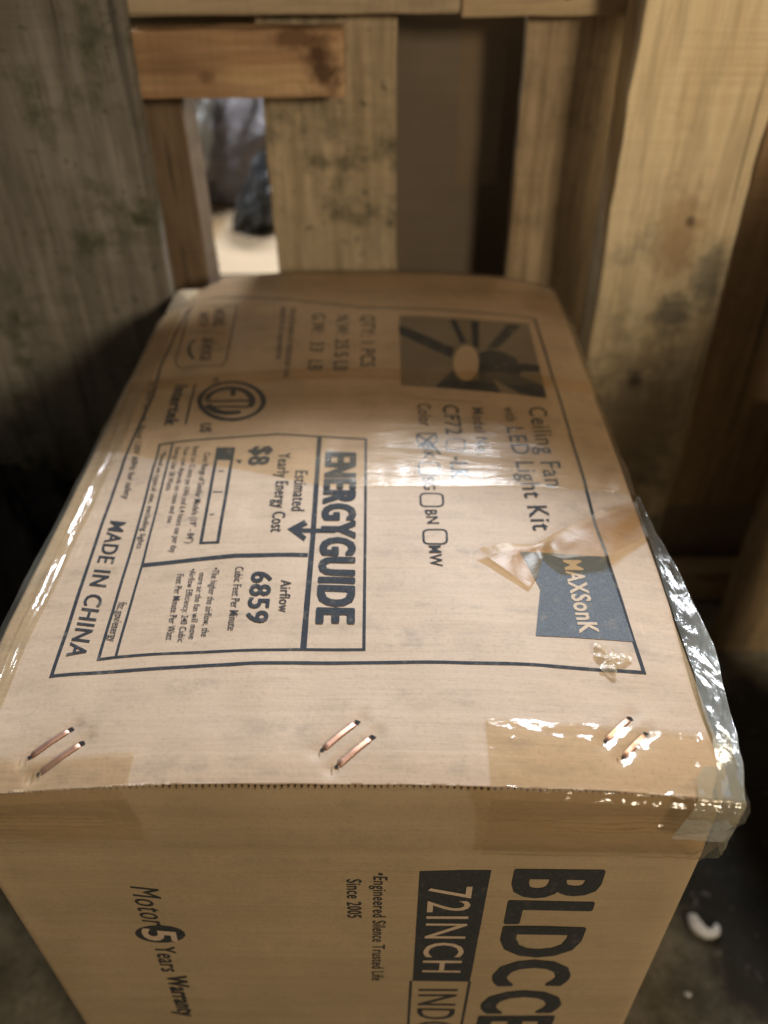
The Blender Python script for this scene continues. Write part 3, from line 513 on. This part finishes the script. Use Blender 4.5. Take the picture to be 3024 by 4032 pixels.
def sheet(z_off, th, y_in=0, name=None, amp=0):
    bm = bmesh.new()
    def f(k):
        def g(u, w):
            xl = -.1985; y = (fe(0)+y_in)+(.6-fe(0)-y_in)*w**1.6
            x = xl+(xr(y)-xl)*u
            if w == 0: y = fe(x)+y_in
            z = htop(x, y)+z_off-th*k + surf(x, y)
            # back corners are crushed a little
            for cx_, s in ((-.2, .020), (.2, .006)):
                q = max(0, 1-math.hypot((x-cx_), (y-.6)*.7)/.07); z -= s*q**1.5
            return Vector((x, y, z))
        return g
    NU, NV = 200, 130
    a = grid(bm, f(0), NU, NV); b = grid(bm, f(1), NU, NV, True)
    for i in range(NU): bm.faces.new((a[i][0], b[i][0], b[i+1][0], a[i+1][0])); bm.faces.new((a[i+1][NV], b[i+1][NV], b[i][NV], a[i][NV]))
    for j in range(NV): bm.faces.new((a[0][j+1], b[0][j+1], b[0][j], a[0][j])); bm.faces.new((a[NU][j], b[NU][j], b[NU][j+1], a[NU][j+1]))
    return bm
B(sheet(0, .0007), 'top_flap', M['kraft'], True)
B(sheet(-.0050, .0007, .0045), 'flap_liner', M['kraft_edge'], True)
bm = bmesh.new()
def flute(u, w):
    x = -.197+.386*u; y = fe(x)+.0004+(.016)*w+.0004*nz(x, 0, 0, 300, 3)
    return Vector((x, y, htop(x, y)-.0027+.0019*(1+.5*nz(x, 0, 0, 40, 2))*math.sin(x/.0032*2*math.pi+1.5*nz(x, 0, 0, 25, 5))))
grid(bm, flute, 1900, 1); B(bm, 'fluting', M['kraft_edge'], True)

# ---- printing: every letter and line lies on the board as a thin layer of ink
def zof(x, y): return htop(x, y)+surf(x, y)
def crush(x, y):
    d = 0
    for cx_, s in ((-.2, .020), (.2, .006)):
        q = max(0, 1-math.hypot((x-cx_), (y-.6)*.7)/.07); d += s*q**1.5
    return d
FONT_CACHE = {}
dg = None
def glyphs(txt, bold):
    """flat triangles of a line of text, scaled to cap height 1; returns (verts, faces, width)"""
    cu = bpy.data.curves.new('t', 'FONT'); cu.body = txt; cu.size = 1; cu.offset = bold; cu.space_character = 1.1; cu.resolution_u = 3
    o = bpy.data.objects.new('t', cu); COL.objects.link(o); bpy.context.view_layer.update()
    me = bpy.data.meshes.new_from_object(o.evaluated_get(bpy.context.evaluated_depsgraph_get()))
    V = [v.co.copy() for v in me.vertices]; Fc = [list(p.vertices) for p in me.polygons]
    bpy.data.objects.remove(o); bpy.data.curves.remove(cu); bpy.data.meshes.remove(me)
    cu = bpy.data.curves.new('t', 'FONT'); cu.body = 'H'; cu.size = 1; o = bpy.data.objects.new('t', cu); COL.objects.link(o); bpy.context.view_layer.update()
    me = bpy.data.meshes.new_from_object(o.evaluated_get(bpy.context.evaluated_depsgraph_get())); cap = max(v.co.y for v in me.vertices)
    bpy.data.objects.remove(o); bpy.data.curves.remove(cu); bpy.data.meshes.remove(me)
    xs = [v.x for v in V]; a, b = min(xs), max(xs)
    return [((v.x-a)/cap, v.y/cap) for v in V], Fc, (b-a)/cap
FRONTY = .0015
def P_top(x, y, off): return Vector((x, y, zof(x, y)-crush(x, y)+off))
def P_front(x, z, off): return Vector((x, .003-wall_noise(x, z)-off, z))
def place_text(items, P, off, kname):
    ks = []
    for it in items:
        txt, b, e, c, bold, ink = it[:6]
        vs, fs, w = glyphs(txt, min(bold, .012))
        bv, ev, cv = Vector(b), Vector(e), Vector(c)
        run = (ev-bv)/w
        if len(it) > 6 and it[6] is not None: run = (ev-bv).normalized()*ks[it[6]].length
        ks.append(run)
        bm = bmesh.new(); up = cv-bv
        sh = [(0, 0)] if bold <= .012 else [(0, 0), (bold, 0), (-bold, 0), (0, bold*.6), (0, -bold*.6), (bold*.7, bold*.5), (-bold*.7, -bold*.5), (bold*.7, -bold*.5), (-bold*.7, bold*.5)]
        for s_, (dx, dy) in enumerate(sh):
            dx *= 1.7
            L = [bm.verts.new(P(*(bv+run*(x+dx)+up*(y*(1-1.1*(bold if len(sh) > 1 else 0))+dy+.5*(bold if len(sh) > 1 else 0))), off+s_*.000008+(.00012 if ink == 'kraft' else 0))) for x, y in vs]
            for f in fs:
                try: bm.faces.new([L[k] for k in f])
                except ValueError: pass
        B(bm, kname, M['kraft_print' if ink == 'kraft' else ink])
def stroke(pts, w, closed, P, off, ink, name):
    """a printed line of constant width, mitred at its bends"""
    Q = [Vector(p) for p in pts]
    R = []
    idx = range(len(Q) if closed else len(Q)-1)
    for k in idx:
        a, b = Q[k], Q[(k+1) % len(Q)]; n = max(1, int((b-a).length/.008))
        for j in range(n): R.append(a.lerp(b, j/n))
    if not closed: R.append(Q[-1])
    bm = bmesh.new(); rows = []; n = len(R)
    for k in range(n):
        p = R[k]; q0 = R[(k-1) % n] if (closed or k > 0) else p; q1 = R[(k+1) % n] if (closed or k < n-1) else p
        t0 = (p-q0); t1 = (q1-p)
        if t0.length < 1e-9: t0 = t1
        if t1.length < 1e-9: t1 = t0
        t0.normalize(); t1.normalize(); n0 = Vector((-t0.y, t0.x)); n1 = Vector((-t1.y, t1.x))
        mm = (n0+n1).normalized(); s = 1/max(.5, mm.dot(n1)); ww = w*(1+.10*nz(p.x, p.y, 0, 160, 5))/2
        rows.append((bm.verts.new(P(*(p+mm*ww*s), off)), bm.verts.new(P(*(p-mm*ww*s), off))))
    for k in range(n if closed else n-1):
        a, b = rows[k], rows[(k+1) % n]; bm.faces.new((a[0], a[1], b[1], b[0]))
    B(bm, name, M[ink])
def fill(pts, P, off, ink, name):
    bm = bmesh.new(); vs = [bm.verts.new((p[0], p[1], 0)) for p in pts]; f = bm.faces.new(vs)
    bmesh.ops.triangulate(bm, faces=[f])
    bb = [(min(p[k] for p in pts), max(p[k] for p in pts)) for k in (0, 1)]
    for ax in (0, 1):
        s = bb[ax][0]
        while s < bb[ax][1]:
            s += .006; co = Vector((0, 0, 0)); co[ax] = s; no = Vector((0, 0, 0)); no[ax] = 1
            bmesh.ops.bisect_plane(bm, geom=bm.verts[:]+bm.edges[:]+bm.faces[:], plane_co=co, plane_no=no)
    for v in bm.verts: v.co = P(v.co.x, v.co.y, off)
    B(bm, name, M['kraft_print' if ink == 'kraft' else ink])
OFF = .00022
place_text(TOP_TEXT, P_top, OFF+.00018, 'printed_text')
for pts, w, ink, closed in TOP_LINES: stroke(pts, w, closed, P_top, OFF+.00002, ink, 'printed_line')
names = {'tint': ('printed_picture', 0), 'dark': ('printed_picture', .00006), 'kraft': ('printed_picture', .00014), 'logo': ('printed_emblem', .00005), 'ink': ('printed_mark', .00006)}
for k, (pts, ink) in enumerate(TOP_POLYS): fill(pts, P_top, OFF+names[ink][1]+k*.000004, ink, names[ink][0])
FRONT_TEXT = [t[:5]+('ink_front' if t[5] == 'ink' else t[5],)+t[6:] for t in FRONT_TEXT]
place_text(FRONT_TEXT, P_front, OFF+.00018, 'printed_text')
for pts, w, ink, closed in FRONT_LINES: stroke(pts, w, closed, P_front, OFF, 'ink_front', 'printed_line')
for pts, ink in FRONT_POLYS: fill(pts, P_front, OFF, 'ink_front', 'printed_mark')

# ---- staples
for k, (a, b) in enumerate(STAPLES):
    a, b = Vector(a), Vector(b); d = (b-a); L = d.length; d.normalize(); nrm = Vector((-d.y, d.x))
    bm = bmesh.new(); R = []
    for j in range(13):
        t = j/12; p = a+d*L*t; hgt = .0007*min(1, math.sin(math.pi*min(max(t, .0), 1.))*5)-.0006*(1 if j in (0, 12) else 0)
        row = []
        for q in range(8):
            an = 2*math.pi*(q+.5)/8; row.append(bm.verts.new(P_top(p.x+nrm.x*.0013*math.copysign(abs(math.cos(an))**.4, math.cos(an)), p.y+nrm.y*.0013*math.copysign(abs(math.cos(an))**.4, math.cos(an)), hgt+.00028*math.copysign(abs(math.sin(an))**.4, math.sin(an)))))
        R.append(row)
    for r0, r1 in zip(R, R[1:]):
        for q in range(8): bm.faces.new((r0[q], r0[(q+1) % 8], r1[(q+1) % 8], r1[q]))
    bm.faces.new(R[0][::-1]); bm.faces.new(R[-1])
    st = B(bm, 'staple', M['copper'], True)
    bm = bmesh.new()
    for cc, rr in ((a-d*.0004, .0017), (b+d*.0002, .0012)):
        vs = [bm.verts.new(P_top(cc.x+rr*math.cos(t*.5236)*(1+.3*math.sin(t*2.1+k)), cc.y+rr*.9*math.sin(t*.5236), .00028)) for t in range(12)]; bm.faces.new(vs)
    B(bm, 'staple_hole', M['hole'])

# ---- clear packing tape
def cross(x, y, off, r=.010, xe=.2):
    """point at arc position x on the top, running over the side edge and down the wall"""
    s = 1 if x > 0 else -1; ax = abs(x); lim = xe-r
    sf = surf(x, y)
    if ax <= lim: return Vector((x, y, htop(x, y)+sf-crush(x, y)+off)), Vector((0, 0, 1))
    z0 = htop(lim, y)+sf*.8-crush(s*lim, y); q = ax-lim
    a = min(q/r, math.pi/2)
    px = lim+(r+off)*math.sin(a); pz = z0-r+(r+off)*math.cos(a)
    if q > r*math.pi/2: pz -= q-r*math.pi/2
    return Vector((s*px, y, pz)), Vector((s*math.sin(a), 0, math.cos(a)))
def band(name, ya, yb, off, seed, mat, x0=-.285, x1=.30, amp=.0007, nu=150, nv=24):
    bm = bmesh.new()
    def f(u, w):
        x = x0+(x1-x0)*u; lo, hi = ya(x), yb(x); y = lo+(hi-lo)*w
        p, n = cross(x, y, off, .011, .2055 if x > 0 else .2015)
        edge = max(0, abs(x)-.17)/.03
        k = amp*(nz(x, y, 0, 40, seed)+.6*nz(x, y, 0, 110, seed+1))*(.5+min(edge, 2)*1.6)
        return p+n*(abs(k)+.0001)
    grid(bm, f, nu, nv); return B(bm, name, mat, True)
band('tape_strip', lambda x: .225+.010*max(x, 0)/.2+.07*max(0, -x-.01)/.2+.0015*nz(x, 0, 0, 20), lambda x: .392, .0006, 1, M['tape'])
band('tape_strip', lambda x: .372, lambda x: .600, .0009, 2, M['tape'])

# the tape along the left edge, from front to back
bm = bmesh.new()
def fl_(u, w):
    x = -.178-.095*u**1.4-.003*nz(0, w*3, 0, 3); y = -.004+.60*w
    p, n = cross(x, y, .0010, .013, .2035)
    k = .0010*nz(u*3, y, 0, 14, 5)+.0006*nz(u*9, y*.4, 0, 60, 6)
    mk = max(0, 1-abs(y-.13)/.28)**.7*(.75+.5*nz(0, y, 0, 13, 18))
    k += .0006*nz(x*2+y*.9, y*.25, 0, 60, 16)
    k += mk*(.0036+.0016*nz(0, y, 0, 16, 8))*math.exp(-((x+.1985+.002*nz(0, y, 0, 9, 4))/.0055)**2)+mk*.0026*math.exp(-((x+.187+.0025*nz(0, y, 0, 12, 3))/.003)**2)
    return p+n*(k if u > .05 else abs(k)*.4)
grid(bm, fl_, 70, 160); B(bm, 'tape_strip', M['tape_side'], True)

# the loose crumpled strip along the right edge
bm = bmesh.new()
LIP = [(-.004, .2020, .0012), (.02, .2064, .006), (.0456, .2095, .0105), (.0948, .2152, .013), (.15, .2125, .010), (.20, .2060, .0035), (.235, .2045, .001)]
def lipx(y):
    for (a, x, d), (b, x2, d2) in zip(LIP, LIP[1:]):
        if y <= b:
            t = max(0, (y-a)/(b-a)); t = t*t*(3-2*t); return x+(x2-x)*t, d+(d2-d)*t
    return LIP[-1][1:]
def fr_(u, w):
    q = -.040+.275*w; y = max(q, -.0035); drop = max(0, -.0035-q); xo, d = lipx(y); zt = htop(.19, max(y, .0))-.0012
    # u: 0 inner free edge, .45 crest, 1 low on the wall; near the front corner the inner edge is stuck to the board
    web = max(0, 1-max(0, y-.004)/.036); web = web*web*(3-2*web)
    wid = max(.003, d*1.15)*(1-web)+.024*web
    if u < .5:
        t = 1-u/.5; x = xo-wid*t; zi = htop(min(x, .2), y)+surf(min(x, .2), y)+.0010
        z = (zt-.004*t-.001)*(1-web)+(zi if t > .6 else zi+(.6-t)*.001)*web
    else: t = (u-.5)/.5; x = xo-(xo-.2022)*t**1.6; z = zt-.001-.050*t**1.2
    if drop:   # wrapped down over the front corner
        f = min(1, drop/.034); z -= drop*.95; y = -.0040-.0008*math.sin(f*3); x = x-(max(0, x-.2012))*f-(.006*f if u < .5 else 0)
        if u > .5: y += (u-.5)*.03
    k = .0013*nz(x, y*.35, z, 90, 11)+.0008*nz(x, y*.5, z, 190, 12)+.0010*nz(x, y, z, 28, 13)
    s = min(1, .25+d/.008)*(1-.55*web)
    return Vector((x+k*.55*s, y+.0010*nz(x, y, z, 90, 15)*s-(abs(k)*.4 if drop else 0), z+abs(k)*s*(1 if web > .3 else 1)))
grid(bm, fr_, 52, 180); B(bm, 'tape_strip', M['tape_lip'], True)

# corner patches over the flap edge
def patch(xa, xb, ytop, zlow, seed, name, lift):
    bm = bmesh.new()
    L = [ytop+.006, .0055, .010, .012, -zlow-.03]
    def f(u, w):
        s = xa+(xb-xa)*u; y_t = ytop+.0022*nz(s, 0, 0, 45, seed)
        side = max(0, abs(s)-.199); sx = max(-.2005, min(.2005, s))*(1)
        zt = htop(sx, .0)
        path = [(y_t, None), (-.0016+fe(sx), None), (-.0062+fe(sx)*.3, zt-.0035), (-.0050, zt-.012), (-.0018, -.036), (.0003, zlow)]
        cum = [0, .30, .40, .52, .66, 1.0]
        for k in range(5):
            if w <= cum[k+1]:
                t = (w-cum[k])/(cum[k+1]-cum[k]); a, b = path[k], path[k+1]; break
        y = a[0]+(b[0]-a[0])*t
        za = htop(sx, a[0])+surf(sx, a[0])+.0007 if a[1] is None else a[1]; zb = htop(sx, b[0])+surf(sx, b[0])+.0007 if b[1] is None else b[1]
        z = htop(sx, y)+surf(sx, y)+.0007 if (a[1] is None and b[1] is None) else za+(zb-za)*t
        cr = 1-min(1, abs(abs(s)-.2)/.045)
        k1 = nz(s, y, z, 60, seed)*.0007+nz(s, y, z, 150, seed+1)*.00035+lift*cr*(.0022*nz(s*3, y, z, 60, seed+2)+.0016*abs(nz(s, y*.4, z, 120, seed+4)))
        k1 = max(k1, -.0003) if w < .3 else k1
        if w > .66: y -= wall_noise(sx, z)
        fm = math.exp(-((z+.038)/.007)**2)*max(0, 1-((abs(s)-.150)/.045)**2)
        k1 += lift*fm*(.0034*max(0, .5+.5*math.sin((z+.0025*nz(s*.5, 0, 0, 40, 6))/.0052*2*math.pi))*(.45+.9*abs(nz(s, z, 0, 35, 9))))
        yy = y-(.0009+abs(k1))*(0 if w < .3 else 1); zz_ = z+(abs(k1)+.0002)*(1 if w < .45 else .2)+.0013*math.exp(-((w-.31)/.022)**2)*(.6+.8*nz(s, 0, 0, 60, seed+7))
        if side > 0: yy += side*1.0; sx += (.0032 if s > 0 else -.0032); zz_ -= side*.35
        return Vector((sx+lift*cr*.0008*nz(s, y, z, 130, 3), yy, zz_))
    grid(bm, f, 120, 130); return B(bm, name, M['tape_front'], True)
patch(.0775, .2035, .033, -.0775, 31, 'tape_strip', 1.0)
patch(-.2035, -.0965, .0135, -.062, 37, 'tape_strip', .8)

# torn tape end curling up beside the emblem, and a torn scrap
bm = bmesh.new()
PE = [((.2005, .225), (.2000, .188)), ((.172, .2085), (.165, .158)), ((.142, .186), (.136, .1505)), ((.122, .170), (.125, .158)), ((.100, .166), (.118, .138)), ((.084, .158), (.112, .1285))]
def pe(u, w):
    k = min(int(u*5), 4); t = u*5-k; a0, a1 = Vector(PE[k][0]), Vector(PE[k][1]); b0, b1 = Vector(PE[k+1][0]), Vector(PE[k+1][1])
    a, b = a0.lerp(b0, t), a1.lerp(b1, t); p = a.lerp(b, w)
    h = .0015+.0065*math.sin(math.pi*min(1, u/.62))*(.35+.65*w) if u < .62 else .0015+.004*(u-.62)/.38*(1-w)
    h += .0014*nz(u*6, w*2, 0, 1.3, 2)
    return Vector((p.x, p.y, htop(min(p.x, .199), p.y)+surf(min(p.x, .199), p.y)+max(.0006, h)))
grid(bm, pe, 40, 10); B(bm, 'peeled_tape', M['tape_peel'], True)
bm = bmesh.new()
def scrap(u, w):
    a = 2*math.pi*u; r_ = w*(.0078+.0035*math.sin(3*a+1)+.0016*math.sin(7*a))
    x, y = .1508+r_*1.05*math.cos(a), .0768+r_*math.sin(a)*1.15
    return Vector((x, y, htop(x, y)+surf(x, y)+.0008+.0034*abs(nz(x, y, 0, 150, 9))*1.5+.0015*(1-w)))
grid(bm, scrap, 36, 10); bmesh.ops.remove_doubles(bm, verts=bm.verts[:], dist=1e-6); B(bm, 'tape_scrap', film('tape_scrap_film', (.90, .80, .62), .35, (.62, .52, .39), .3, .5, .002, (120, 120, 120)), True)
